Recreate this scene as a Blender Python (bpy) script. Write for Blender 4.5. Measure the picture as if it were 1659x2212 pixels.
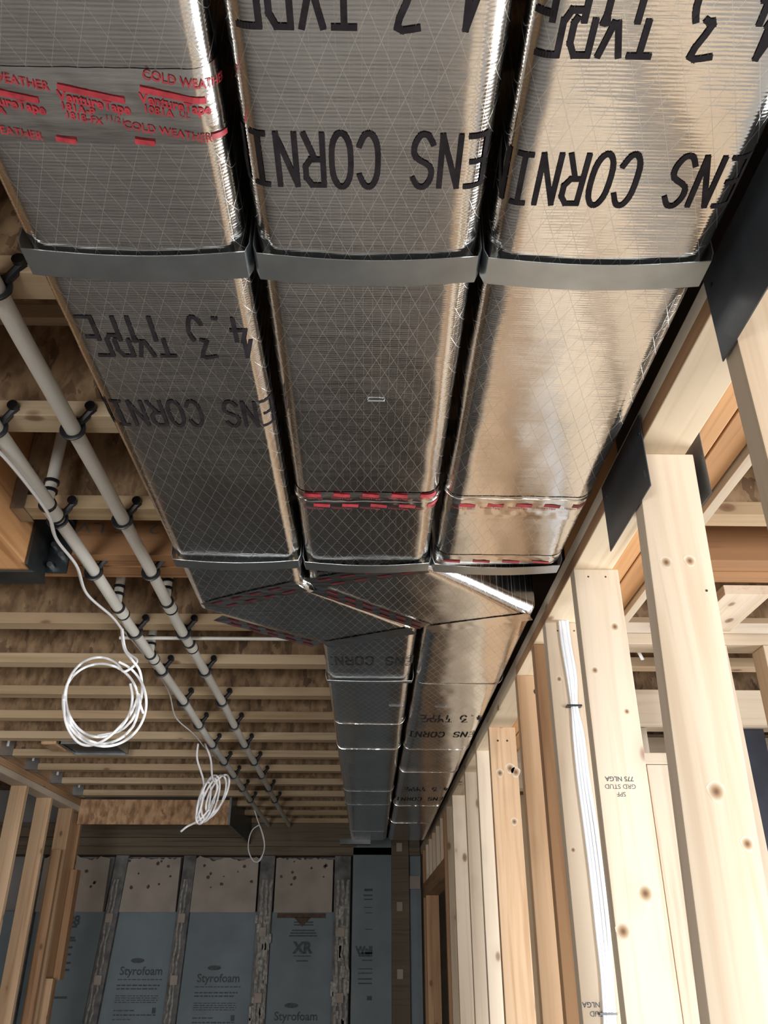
import bpy, bmesh, math, random
from mathutils import Vector, Matrix, noise
random.seed(7)
PI=math.pi
for o in list(bpy.data.objects): bpy.data.objects.remove(o)
SC=bpy.context.scene; COL=SC.collection
Z0=1.62                                    # lens height above the floor; heights below are given from the lens
# ------------------------------------------------------------------ camera, world, light, exposure
F,W,H=1790.0,1659.0,2212.0
cx_,cy_=W/2,H/2
_vy=Vector((792-cx_,-(2062-cy_),F)).normalized()
_d=Vector((1,-0.0015,0))
_n=_vy.cross(_d).normalized()
_up=_n if _n.y>0 else -_n
_vx=_vy.cross(_up)
if _vx.x<0: _vx=-_vx
cam=bpy.data.cameras.new('camera'); cob=bpy.data.objects.new('camera',cam); COL.objects.link(cob)
right=Vector((_vx.x,_vy.x,_up.x)); upv=Vector((_vx.y,_vy.y,_up.y)); fwd=Vector((_vx.z,_vy.z,_up.z))
m=Matrix((right,upv,-fwd)).transposed().to_4x4(); m.translation=Vector((0,0,Z0)); cob.matrix_world=m
cam.sensor_fit='VERTICAL'; cam.sensor_height=24.0; cam.lens=F/H*24.0; cam.clip_start=.02
SC.camera=cob
def ray(px,py):
    c=Vector((px-cx_,-(py-cy_),F)); return Vector((c.dot(_vx),c.dot(_vy),c.dot(_up)))
def atz(px,py,z): r=ray(px,py); return r*(z/r.z)
def aty(px,py,y): r=ray(px,py); return r*(y/r.y)
def atx(px,py,x): r=ray(px,py); return r*(x/r.x)

wd=bpy.data.worlds.new('world'); SC.world=wd; wd.use_nodes=True
wd.node_tree.nodes['Background'].inputs[0].default_value=(.75,.85,1,1)
wd.node_tree.nodes['Background'].inputs[1].default_value=1.0
SC.view_settings.view_transform='Standard'; SC.view_settings.look='None'
SC.view_settings.gamma=1; SC.view_settings.exposure=-0.05; SC.view_settings.use_curve_mapping=False
def area(name,loc,target,sx,sy,power,col,spread=180):
    l=bpy.data.lights.new(name,'AREA'); l.shape='RECTANGLE'; l.size=sx; l.size_y=sy; l.energy=power; l.color=col; l.spread=math.radians(spread)
    o=bpy.data.objects.new(name,l); COL.objects.link(o)
    o.location=(loc[0],loc[1],loc[2]+Z0)
    d=Vector((target[0]-loc[0],target[1]-loc[1],target[2]-loc[2]))
    o.rotation_euler=d.to_track_quat('-Z','Y').to_euler(); return o
area('patio_window_light',(3.58,2.0,-.66),(0,1.5,-.75),2.2,1.7,190,(.93,.965,1),112)
area('front_window_light',(1.5,-2.22,-.3),(1.0,1.5,-.35),1.6,1.3,92,(.93,.96,1),105)
area('side_window_light',(-1.3,-2.22,-.5),(-.7,.4,-1.3),1.2,1.1,80,(.95,.97,1),95)

# ------------------------------------------------------------------ materials
def nmat(name):
    m=bpy.data.materials.new(name); m.use_nodes=True; nt=m.node_tree
    return m,nt,nt.nodes['Principled BSDF'],nt.nodes,nt.links
def tcoord(nt,scale,rand=True):
    N,L=nt.nodes,nt.links
    tc=N.new('ShaderNodeTexCoord'); mp=N.new('ShaderNodeMapping'); mp.inputs['Scale'].default_value=scale
    if rand:
        oi=N.new('ShaderNodeObjectInfo'); mu=N.new('ShaderNodeVectorMath'); mu.operation='SCALE'; mu.inputs[0].default_value=(37,71,53)
        L.new(oi.outputs['Random'],mu.inputs['Scale'])
        ad=N.new('ShaderNodeVectorMath'); ad.operation='ADD'
        L.new(tc.outputs['Object'],ad.inputs[0]); L.new(mu.outputs[0],ad.inputs[1]); L.new(ad.outputs[0],mp.inputs['Vector'])
    else: L.new(tc.outputs['Object'],mp.inputs['Vector'])
    return mp
def ramp(nt,fac,stops):
    r=nt.nodes.new('ShaderNodeValToRGB'); e=r.color_ramp.elements
    e[0].position,e[0].color=stops[0][0],(*stops[0][1],1); e[1].position,e[1].color=stops[-1][0],(*stops[-1][1],1)
    for p,c in stops[1:-1]:
        q=e.new(p); q.color=(*c,1)
    nt.links.new(fac,r.inputs[0]); return r
def mixc(nt,fac,a,b,mode='MIX'):
    x=nt.nodes.new('ShaderNodeMix'); x.data_type='RGBA'; x.blend_type=mode
    for s,v in ((x.inputs['Factor'],fac),(x.inputs[6],a),(x.inputs[7],b)):
        if hasattr(v,'is_linked') or hasattr(v,'links'): nt.links.new(v,s)
        elif isinstance(v,(int,float)): s.default_value=v
        else: s.default_value=(*v,1)
    return x.outputs[2]
def bump(nt,h,bsdf,strength,dist=.01):
    b=nt.nodes.new('ShaderNodeBump'); b.inputs['Strength'].default_value=strength; b.inputs['Distance'].default_value=dist
    nt.links.new(h,b.inputs['Height']); nt.links.new(b.outputs[0],bsdf.inputs['Normal']); return b
def wood(name,axis,light,dark,knot=(.16,.07,.03),knots=True,rough=.75):
    m,nt,bs,N,L=nmat(name)
    s=[38.,38.,38.]; s[axis]=1.3
    mp=tcoord(nt,s); n1=N.new('ShaderNodeTexNoise'); n1.inputs['Scale'].default_value=1.; n1.inputs['Detail'].default_value=5; n1.inputs['Distortion'].default_value=.6
    L.new(mp.outputs[0],n1.inputs['Vector'])
    s2=[4.,4.,4.]; s2[axis]=.7
    mp2=tcoord(nt,s2); n2=N.new('ShaderNodeTexNoise'); n2.inputs['Scale'].default_value=1.; L.new(mp2.outputs[0],n2.inputs['Vector'])
    mid=[(a+b)/2 for a,b in zip(light,dark)]
    r=ramp(nt,n1.outputs[0],[(.3,dark),(.5,light),(.62,light),(.72,mid)])
    oi=N.new('ShaderNodeObjectInfo')
    r2=ramp(nt,n2.outputs[0],[(.35,(.82,.78,.74)),(.65,(1.05,1.03,1.0))])
    c=mixc(nt,1.0,r.outputs[0],r2.outputs[0],'MULTIPLY')
    r3=ramp(nt,oi.outputs['Random'],[(0,(.86,.80,.72)),(.5,(1,.97,.94)),(1,(1.06,1.07,1.08))])
    c=mixc(nt,1.0,c,r3.outputs[0],'MULTIPLY')
    if knots:
        s3=[9.,9.,9.]; s3[axis]=5.
        mp3=tcoord(nt,s3); v=N.new('ShaderNodeTexVoronoi'); v.inputs['Scale'].default_value=1.; v.inputs['Randomness'].default_value=1
        L.new(mp3.outputs[0],v.inputs['Vector'])
        k=ramp(nt,v.outputs['Distance'],[(0,(1,1,1)),(.09,(.75,.75,.75)),(.13,(.12,.12,.12)),(.3,(0,0,0))])
        c=mixc(nt,k.outputs[0],c,knot)
    L.new(c,bs.inputs['Base Color']); bs.inputs['Roughness'].default_value=rough
    bump(nt,n1.outputs[0],bs,.25,.002); return m
PL,PD=(.66,.575,.46),(.56,.46,.345)
PINE=[wood('pine_along_%s'%a,i,PL,PD) for i,a in enumerate('xyz')]
OR=wood('orange_pine',2,(.62,.44,.28),(.50,.32,.18))
BROWN=[wood('brown_pine_%s'%a,i,(.42,.25,.13),(.30,.16,.08)) for i,a in enumerate('xyz')]
JFL=wood('joist_flange_wood',0,(.50,.385,.25),(.39,.29,.17),knots=True)
LVLX=wood('laminated_x',0,(.36,.19,.085),(.22,.10,.04),knots=False)
LVLY=wood('laminated_y',1,(.52,.28,.12),(.36,.17,.06),knots=False)
OLD=wood('grey_old_timber',0,(.15,.12,.08),(.09,.07,.045),knots=False)
def osb(name,a,b,c3):
    m,nt,bs,N,L=nmat(name)
    mp=tcoord(nt,(13,13,6)); n=N.new('ShaderNodeTexNoise'); n.inputs['Scale'].default_value=2.2; L.new(mp.outputs[0],n.inputs['Vector']); n.inputs['Detail'].default_value=3
    v=N.new('ShaderNodeTexVoronoi'); v.inputs['Scale'].default_value=3.; 
    ad=N.new('ShaderNodeVectorMath'); ad.operation='ADD'; L.new(mp.outputs[0],ad.inputs[0]); L.new(n.outputs['Color'],ad.inputs[1]); L.new(ad.outputs[0],v.inputs['Vector'])
    sp=N.new('ShaderNodeSeparateColor'); L.new(v.outputs['Color'],sp.inputs[0])
    r=ramp(nt,sp.outputs[0],[(0,a),(.45,b),(.8,b),(1,c3)])
    r2=ramp(nt,n.outputs[0],[(.35,(.55,.5,.45)),(.6,(1.1,1.1,1.1))])
    c=mixc(nt,1.,r.outputs[0],r2.outputs[0],'MULTIPLY')
    L.new(c,bs.inputs['Base Color']); bs.inputs['Roughness'].default_value=.8
    bump(nt,sp.outputs[0],bs,.2,.002); return m
OSB=osb('strand_board',(.21,.13,.065),(.30,.19,.10),(.13,.075,.038))
def plain(name,col,rough=.5,metal=0.,var=.1,scale=12,bmp=0.,spec=None):
    m,nt,bs,N,L=nmat(name)
    mp=tcoord(nt,(scale,)*3); n=N.new('ShaderNodeTexNoise'); n.inputs['Scale'].default_value=1; n.inputs['Detail'].default_value=4; L.new(mp.outputs[0],n.inputs['Vector'])
    r=ramp(nt,n.outputs[0],[(.3,tuple(c*(1-var) for c in col)),(.7,tuple(c*(1+var) for c in col))])
    L.new(r.outputs[0],bs.inputs['Base Color']); bs.inputs['Roughness'].default_value=rough; bs.inputs['Metallic'].default_value=metal
    if spec is not None: bs.inputs['Specular IOR Level'].default_value=spec
    if bmp: bump(nt,n.outputs[0],bs,bmp,.004)
    return m
def foil(name,tape=False):
    m,nt,bs,N,L=nmat(name)
    tc=N.new('ShaderNodeTexCoord'); sep=N.new('ShaderNodeSeparateXYZ'); L.new(tc.outputs['Object'],sep.inputs[0])
    def mt(op,a,b=None):
        q=N.new('ShaderNodeMath'); q.operation=op
        for i,v in enumerate((a,b)):
            if v is None: continue
            if hasattr(v,'links'): L.new(v,q.inputs[i])
            else: q.inputs[i].default_value=v
        return q.outputs[0]
    n=N.new('ShaderNodeTexNoise'); mp=N.new('ShaderNodeMapping'); mp.inputs['Scale'].default_value=(9,60,20); L.new(tc.outputs['Object'],mp.inputs[0]); L.new(mp.outputs[0],n.inputs['Vector']); n.inputs['Scale'].default_value=1; n.inputs['Detail'].default_value=6
    n2=N.new('ShaderNodeTexNoise'); mp2=N.new('ShaderNodeMapping'); mp2.inputs['Scale'].default_value=(7,5,7); L.new(tc.outputs['Object'],mp2.inputs[0]); L.new(mp2.outputs[0],n2.inputs['Vector']); n2.inputs['Scale'].default_value=1; n2.inputs['Detail'].default_value=3
    base=ramp(nt,n2.outputs[0],[(.3,(.62,.60,.57)),(.7,(.74,.72,.69))]).outputs[0]
    rg=N.new('ShaderNodeMapRange'); rg.inputs[3].default_value=.10; rg.inputs[4].default_value=.22; L.new(n2.outputs[0],rg.inputs[0])
    h=mt('MULTIPLY',n.outputs[0],1.5)
    if not tape:
        def lines(ax,ay,wd):
            u=mt('ADD',mt('MULTIPLY',sep.outputs[0],ax),mt('MULTIPLY',sep.outputs[1],ay))
            f=mt('FRACT',u); d=mt('ABSOLUTE',mt('SUBTRACT',f,.5)); return mt('LESS_THAN',d,wd)
        a=lines(1/.024,1/.057,.010); b=lines(1/.024,-1/.057,.010); c=lines(1/.012,0,.016)
        ln=mt('MAXIMUM',mt('MAXIMUM',a,b),mt('MULTIPLY',c,.5))
        fac=mt('MULTIPLY',ln,.12)
        base=mixc(nt,fac,base,(.50,.46,.40))
        me=mt('SUBTRACT',1.0,fac); L.new(me,bs.inputs['Metallic'])
        rr=mt('MAXIMUM',rg.outputs[0],mt('MULTIPLY',ln,.32)); L.new(rr,bs.inputs['Roughness'])
        rib=mt('MULTIPLY',mt('SINE',mt('MULTIPLY',sep.outputs[1],2*PI/.0042)),.06)
        h=mt('ADD',mt('ADD',h,rib),mt('MULTIPLY',ln,.06))
    else:
        bs.inputs['Metallic'].default_value=1; L.new(rg.outputs[0],bs.inputs['Roughness'])
    L.new(base,bs.inputs['Base Color'])
    bump(nt,h,bs,.30 if not tape else .4,.002); return m
FOIL=foil('foil_scrim'); TAPE=foil('foil_tape_metal',True)
GALV=plain('galvanised_steel',(.42,.45,.46),.34,1.,.12,20)
DKMETAL=plain('dark_steel',(.10,.115,.12),.4,1.,.2,20)
BLACK=plain('black_plate',(.05,.055,.06),.32,0,.15,25,spec=.5)
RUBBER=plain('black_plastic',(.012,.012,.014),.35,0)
PIPE=plain('white_pipe_plastic',(.66,.63,.56),.35,0,.04,6)
CABLE=plain('white_cable_sheath',(.80,.79,.78),.32,0,.05,8)
CABLER=plain('silvery_cable_sheath',(.78,.80,.84),.25,.1,.05,8)
BLUE=plain('blue_foam',(.17,.205,.22),.8,0,.12,4)
BEIGE=plain('beige_foam',(.35,.30,.25),.9,0,.14,5)
STRIP=plain('grey_furring',(.15,.145,.135),.9,0,.4,14)
GLUE=plain('dried_adhesive',(.34,.325,.29),.8,0,.45,40,.6)
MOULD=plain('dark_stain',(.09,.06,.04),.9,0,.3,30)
CONC=plain('concrete',(.24,.23,.215),.75,0,.2,3,.1)
DRY=plain('pale_sheathing',(.55,.42,.28),.8,0,.1,3)
INK=plain('black_ink',(.022,.018,.019),.85,0,.3,60,spec=.08)
INKF=plain('faded_ink',(.16,.12,.09),.7,0,.3,60)
INKG=plain('grey_ink',(.07,.08,.085),.8,0,.3,60)
RED=plain('red_ink',(.36,.035,.045),.5,0,.3,90)
RED2=plain('faded_red_ink',(.16,.03,.035),.35,.5,.4,90)
NAIL=plain('nail_hole',(.05,.03,.02),.9,0)
NAVY=plain('navy_film',(.012,.014,.024),.4,0,.4,9)

# ------------------------------------------------------------------ builders
class MB:
    def __init__(s): s.v=[]; s.f=[]; s.sm=[]
    def box(s,x0,x1,y0,y1,z0,z1,b=0.0):
        i=len(s.v)
        if b<=0:
            s.v+=[(x,y,z) for z in (z0,z1) for y in (y0,y1) for x in (x0,x1)]
            for f in ((0,2,3,1),(4,5,7,6),(0,1,5,4),(2,6,7,3),(0,4,6,2),(1,3,7,5)): s.f.append([i+k for k in f])
        else:
            bm=bmesh.new(); bmesh.ops.create_cube(bm,size=1)
            for v in bm.verts: v.co=Vector(((x0+x1)/2+v.co.x*(x1-x0),(y0+y1)/2+v.co.y*(y1-y0),(z0+z1)/2+v.co.z*(z1-z0)))
            bmesh.ops.bevel(bm,geom=bm.edges[:],offset=b,segments=2,affect='EDGES',profile=.6)
            bm.verts.index_update()
            s.v+=[tuple(v.co) for v in bm.verts]; s.f+=[[i+v.index for v in f.verts] for f in bm.faces]; bm.free()
        return s
    def shear(s,fn): s.v=[fn(*p) for p in s.v]; return s
    def quad(s,a,b,c,d):
        i=len(s.v); s.v+=[tuple(a),tuple(b),tuple(c),tuple(d)]; s.f.append([i,i+1,i+2,i+3]); return s
    def prism(s,pts,vec):
        i=len(s.v); n=len(pts); v=Vector(vec)
        s.v+=[tuple(p) for p in pts]+[tuple(Vector(p)+v) for p in pts]
        s.f.append(list(range(i,i+n))); s.f.append(list(range(i+2*n-1,i+n-1,-1)))
        for k in range(n): s.f.append([i+k,i+(k+1)%n,i+n+(k+1)%n,i+n+k])
        return s
    def tube(s,pts,r,n=12,closed=False,rx=None,caps=True):
        pts=[Vector(p) for p in pts]; i0=len(s.v); m=len(pts); pu=None
        for k,p in enumerate(pts):
            if closed: t=pts[(k+1)%m]-pts[k-1]
            else: t=pts[min(k+1,m-1)]-pts[max(k-1,0)]
            t.normalize()
            if pu is None: pu=t.orthogonal().normalized()
            u=(pu-t*pu.dot(t)).normalized(); pu=u; w=t.cross(u)
            for j in range(n):
                a=2*PI*j/n; s.v.append(tuple(p+u*math.cos(a)*r+w*math.sin(a)*(rx or r)))
        for k in range(m if closed else m-1):
            for j in range(n):
                a=i0+k*n+j; b=i0+k*n+(j+1)%n; c=i0+((k+1)%m)*n+(j+1)%n; d=i0+((k+1)%m)*n+j; s.f.append([a,b,c,d])
        if not closed and caps:
            s.f.append([i0+j for j in range(n)][::-1]); s.f.append([i0+(m-1)*n+j for j in range(n)])
        return s
    def build(s,name,mat,parent=None,smooth=False,origin=None):
        # vertices are in lens-relative coordinates
        if origin is None: origin=Vector(parent['_o']) if parent is not None else Vector(s.v[0])
        else: origin=Vector(origin)
        me=bpy.data.meshes.new(name); me.from_pydata([tuple(Vector(v)-origin) for v in s.v],[],s.f)
        bm=bmesh.new(); bm.from_mesh(me); bmesh.ops.recalc_face_normals(bm,faces=bm.faces); bm.to_mesh(me); bm.free()
        me.materials.append(mat)
        if smooth:
            for p in me.polygons: p.use_smooth=True
            me.set_sharp_from_angle(angle=math.radians(42))
        o=bpy.data.objects.new(name,me); COL.objects.link(o)
        if parent is not None: o.parent=parent
        else: o.location=(origin.x,origin.y,origin.z+Z0)
        o['_o']=tuple(origin); return o
def tag(o,label,cat,group=None,kind=None):
    o['label']=label; o['category']=cat
    if group: o['group']=group
    if kind: o['kind']=kind
    return o
def thing(name,label,cat,loc,group=None):
    o=bpy.data.objects.new(name,None); COL.objects.link(o); o.empty_display_size=.05
    o.location=(loc[0],loc[1],loc[2]+Z0); o['_o']=tuple(loc); return tag(o,label,cat,group)
def struct(name,mb,mat):
    o=mb.build(name,mat); o['kind']='structure'; return o
def smooth_pts(pts,n=8,closed=False):
    P=[Vector(p) for p in pts]; out=[]; m=len(P)
    for k in range(m if closed else m-1):
        p0=P[(k-1)%m] if closed or k>0 else P[0]; p1=P[k]; p2=P[(k+1)%m]; p3=P[(k+2)%m] if closed or k<m-2 else P[-1]
        for j in range(n):
            t=j/n; out.append(.5*((2*p1)+(p2-p0)*t+(2*p0-5*p1+4*p2-p3)*t*t+(3*p1-p0-3*p2+p3)*t**3))
    if not closed: out.append(P[-1])
    return out
# lettering -------------------------------------------------------
GL={'O':[[(.3,0),(.7,0),(1,.25),(1,.75),(.7,1),(.3,1),(0,.75),(0,.25),(.3,0)]],
'W':[[(0,1),(.2,0),(.5,.7),(.8,0),(1,1)]],'E':[[(1,0),(0,0),(0,1),(1,1)],[(0,.5),(.8,.5)]],
'N':[[(0,0),(0,1),(1,0),(1,1)]],'S':[[(0,.15),(.3,0),(.7,0),(1,.2),(.9,.42),(.1,.6),(0,.82),(.3,1),(.7,1),(1,.85)]],
'C':[[(1,.2),(.7,0),(.3,0),(0,.25),(0,.75),(.3,1),(.7,1),(1,.8)]],'R':[[(0,0),(0,1),(.7,1),(1,.85),(1,.62),(.7,.48),(0,.48)],[(.45,.48),(1,0)]],
'I':[[(.5,0),(.5,1)],[(.15,0),(.85,0)],[(.15,1),(.85,1)]],'G':[[(1,.8),(.7,1),(.3,1),(0,.75),(0,.25),(.3,0),(.7,0),(1,.2),(1,.45),(.6,.45)]],
'T':[[(.5,0),(.5,1)],[(0,1),(1,1)]],'Y':[[(0,1),(.5,.5),(1,1)],[(.5,.5),(.5,0)]],'P':[[(0,0),(0,1),(.7,1),(1,.85),(1,.6),(.7,.45),(0,.45)]],
'4':[[(.75,0),(.75,1),(0,.3),(1,.3)]],'3':[[(0,1),(1,1),(.45,.6),(.8,.55),(1,.3),(.7,0),(.3,0),(0,.15)]],'.':[[(.4,0),(.6,0)]],' ':[]}
def strokes(mb,text,pos,pitch,cw,ch,lw,mapf,split=None):
    """pos: (u,v) of the first character's lower left; mapf(u,v)->point"""
    for k,c in enumerate(text):
        for pl in GL[c]:
            q=[]
            if c in 'OCSG3' : pl=[tuple(v[:2]) for v in smooth_pts([(a,b,0) for a,b in (pl[:-1] if c=='O' else pl)],3,c=='O')]; pl=pl+[pl[0]] if c=='O' else pl
            for a,b in zip(pl,pl[1:]):
                n=max(2,int(6*math.dist(a,b))+1)
                q+=[(a[0]+(b[0]-a[0])*j/n,a[1]+(b[1]-a[1])*j/n) for j in range(n)]
            q.append(pl[-1])
            for a,b in zip(q,q[1:]):
                sh=0
                if split and (a[1]+b[1])/2>split[0]: sh=split[1]
                A=(pos[0]+k*pitch+a[0]*cw+sh,pos[1]+a[1]*ch); B=(pos[0]+k*pitch+b[0]*cw+sh,pos[1]+b[1]*ch)
                dx,dy=B[0]-A[0],B[1]-A[1]; l=math.hypot(dx,dy) or 1; dx/=l; dy/=l
                A=(A[0]-dx*lw*.42,A[1]-dy*lw*.42); B=(B[0]+dx*lw*.42,B[1]+dy*lw*.42); nx,ny=-dy*lw/2,dx*lw/2
                mb.quad(mapf(A[0]+nx,A[1]+ny),mapf(A[0]-nx,A[1]-ny),mapf(B[0]-nx,B[1]-ny),mapf(B[0]+nx,B[1]+ny))
def fonttext(mb,text,size,mapf,stretch=1.,off=0.):
    cu=bpy.data.curves.new('t','FONT'); cu.body=text; cu.size=size; cu.align_x='CENTER'; cu.align_y='CENTER'; cu.offset=off; cu.resolution_u=3
    ob=bpy.data.objects.new('t',cu); COL.objects.link(ob)
    dg=bpy.context.evaluated_depsgraph_get(); me=bpy.data.meshes.new_from_object(ob.evaluated_get(dg))
    i=len(mb.v); mb.v+=[tuple(mapf(v.co.x*stretch,v.co.y)) for v in me.vertices]
    mb.f+=[[i+k for k in p.vertices] for p in me.polygons]
    bpy.data.objects.remove(ob); bpy.data.meshes.remove(me); bpy.data.curves.remove(cu)

# ------------------------------------------------------------------ room shell
zj=.983; zp=.75; JD=.30; h=.73
FZ=-Z0
struct('floor',MB().box(-3.7,3.7,-3.3,7.9,FZ-.1,FZ),CONC)
struct('ceiling',MB().box(-3.7,3.7,-3.3,7.9,zj+JD,zj+JD+.02),OSB)
struct('wall_back',MB().box(-3.7,3.7,-2.4,-2.3,FZ,zj+JD),DRY)
struct('wall_left',MB().box(-3.75,-3.65,-3.3,7.9,FZ,zj+JD),OSB)
struct('wall_right',MB().box(3.65,3.75,-3.3,7.9,FZ,zj+JD),DRY)
struct('wall_far',MB().box(-3.7,3.7,7.72,7.85,FZ,zj+JD),CONC)

FRM=plain('window_frame_white',(.7,.7,.68),.4,0,.03)
def win(n,ax,p,a0,a1,z0,z1):
    mb=MB(); t_=.06
    for (u0,u1,w0,w1) in ((a0-t_,a0,z0-t_,z1+t_),(a1,a1+t_,z0-t_,z1+t_),(a0,a1,z0-t_,z0),(a0,a1,z1,z1+t_)):
        if ax=='x': mb.box(p-.03,p+.03,u0,u1,w0,w1)
        else: mb.box(u0,u1,p-.03,p+.03,w0,w1)
    o=mb.build('window_%d'%n,FRM); o['kind']='structure'
win(1,'x',3.62,.88,3.12,-1.49,.25); win(2,'y',-2.26,.68,2.32,-.97,.37); win(3,'y',-2.26,-1.92,-.68,-1.07,.07)
# ------------------------------------------------------------------ joists
def joist(y1,x0,x1,label,x0f=None):
    """y1: far edge of the flange"""
    w=.064; y0=y1-w
    t=thing('i_joist',label,'joist',(x0,y0,zj),'wooden I-joists across the ceiling')
    MB().box(x0,x1,y0,y1,zj,zj+.038,.002).build('bottom_flange',JFL,t)
    MB().box(x0,x1,y0,y1,zj+JD-.038,zj+JD-.001).build('top_flange',JFL,t)
    MB().box(x0,x1,(y0+y1)/2-.005,(y0+y1)/2+.005,zj+.036,zj+JD-.036).build('web',OSB,t)
    return t
ordn=['first','second','third','fourth','fifth','sixth','seventh','eighth','ninth','tenth','eleventh','twelfth']
near=[(.66,'hidden mostly above the first duct straps, nearest the camera'),(1.085,'just past the wide steel straps, level with the upper left pipe clamp'),(1.495,'in mid ceiling, next before the joist in front of the laminated beam'),(1.90,'immediately in front of the laminated beam stamped 2.1E')]
jy=[]
for y,l in near:
    joist(y,-.895,3.6,'I-joist '+l); jy.append(y)
far=[2.72,3.15,3.59,4.0,4.42,4.85,5.25,5.70,6.16]
for i,y in enumerate(far):
    joist(y,-2.07,3.6,'pale-flanged I-joist, %s beyond the laminated beam'%ordn[i]); jy.append(y)
for i,y in enumerate([6.6,7.05,7.5]):
    joist(y,-1.0,3.6,'short I-joist right of the drop panel, %s the foam wall'%('third from' if i==0 else 'second from' if i==1 else 'nearest to')); 
# laminated beam
t=thing('laminated_beam','deep reddish laminated beam crossing the ceiling, stamped 2.1E','beam',(-2.07,2.11,zj))
for k in range(4):
    MB().box(-2.07,3.6,2.11+k*.0415,2.11+k*.0415+.0405,zj+(.004 if k%2 else 0),zj+JD-.001,.0015).build('ply',LVLX,t)
mb=MB(); fonttext(mb,'2.1E LVL',.062,lambda u,v:(-.735-u*1.25+.0,2.109,zj+.085-v*.8)); mb.build('stamped_lettering',INKF,t)
# beam along the room at left, in a steel hanger
t=thing('laminated_beam','orange laminated beam at the left picture edge ending in a steel hanger','beam',(-1.2,-2.25,zj))
MB().box(-1.10,-.90,-2.25,2.045,zj-.085,zj+JD-.001,.002).build('ply',LVLY,t)
t=thing('joist_hanger','large steel beam hanger on the laminated beam at the left edge','hanger',(-1.17,2.03,zj-.09))
mb=MB(); mb.box(-1.12,-.885,2.02,2.10,zj-.094,zj-.088); mb.box(-.898,-.891,1.98,2.10,zj-.09,zj+.2); mb.box(-1.108,-1.101,1.98,2.10,zj-.09,zj+.2); mb.box(-.891,-.835,2.098,2.106,zj-.06,zj+.2); mb.build('hanger_body',DKMETAL,t)
for k in range(7):
    yy=(-.875,-.85)[k%2]; mb=MB(); z=zj-.045+k*.03
    mb.tube([(yy,2.075,z),(yy,2.098,z)],.008,8); mb.build('bolt',GALV,t,True)
t=thing('joist_hanger','small grey steel hanger at the left end of the joist before the laminated beam','hanger',(-.97,1.83,zj-.01),None)
MB().box(-.898,-.865,1.833,1.903,zj-.004,zj-.001).box(-.898,-.865,1.831,1.834,zj-.004,zj+.12).box(-.898,-.865,1.902,1.905,zj-.004,zj+.12).build('hanger_body',GALV,t)
# drop panel beyond last left joist
o=MB().box(-2.07,-1.0,6.28,6.30,.815,zj,0).build('drop_panel',osb('warm_strand_board',(.42,.24,.12),(.50,.31,.17),(.3,.17,.09))); tag(o,'warm brown strand board panel hanging below the last joist on the left','panel')
o=MB().box(-1.0,-.985,6.28,7.52,.815,zj+.1,0).build('drop_panel',DKMETAL); tag(o,'dark side panel at the right end of the strand board drop panel','panel')
# ------------------------------------------------------------------ ducts
R_=.028
def dz_(x,y,seed):
    return .0022*noise.noise(Vector((x*5+seed,y*2.3,seed)))+.0007*noise.noise(Vector((x*22,y*14,seed+5)))-.0015
def station_list(keys,step):
    out=[]
    for (L0,R0),(L1,R1) in zip(keys,keys[1:]):
        n=max(1,int(math.dist(L0,L1)/step))
        for k in range(n):
            t=k/n; out.append(((L0[0]+(L1[0]-L0[0])*t,L0[1]+(L1[1]-L0[1])*t),(R0[0]+(R1[0]-R0[0])*t,R0[1]+(R1[1]-R0[1])*t)))
    out.append(keys[-1]); return out
def profile(Wd,Hd,r,n=18):
    P=[]
    P.append((0,Hd)); P.append((0,Hd*.6)); P.append((0,r*1.08))
    for k in range(0,7):
        a=k/6*PI/2; P.append((r-r*math.cos(a),r-r*math.sin(a)))
    for k in range(1,n): P.append((r+(Wd-2*r)*k/n,0))
    for k in range(0,7):
        a=k/6*PI/2; P.append((Wd-r+r*math.sin(a),r-r*math.cos(a)))
    P.append((Wd,r*1.08)); P.append((Wd,Hd*.6)); P.append((Wd,Hd)); return P
def duct(keys,seed,label,cap_far=False):
    keys=[((a*h,b*h),(c*h,d*h)) for a,b,c,d in keys]
    st=station_list(keys,.012); HT=.235
    t=thing('insulated_duct',label,'duct',(keys[0][0][0],keys[0][0][1],h),'foil-faced ducts under the joists')
    mb=MB(); first=None
    for (L,Rr) in st:
        Wd=math.dist(L,Rr); ux=((Rr[0]-L[0])/Wd,(Rr[1]-L[1])/Wd); P=profile(Wd,HT,R_)
        for (s,z) in P:
            x=L[0]+ux[0]*s; y=L[1]+ux[1]*s
            fl=dz_(x,y,seed) if z<HT*.5 else 0
            sx=0
            if s<.001 : sx=.003*noise.noise(Vector((y*5,z*9,seed+3)))
            if s>Wd-.001: sx=.003*noise.noise(Vector((y*5,z*9,seed+8)))
            mb.v.append((x+sx,y,h+z+fl))
    n=len(P)
    for i in range(len(st)-1):
        for j in range(n-1): mb.f.append([i*n+j,i*n+j+1,(i+1)*n+j+1,(i+1)*n+j])
        mb.f.append([i*n,(i+1)*n,(i+1)*n+n-1,i*n+n-1])
    mb.f.append(list(range(n))); mb.f.append([(len(st)-1)*n+k for k in range(n)][::-1])
    mb.build('foil_jacket',FOIL,t,True)
    return t
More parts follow.
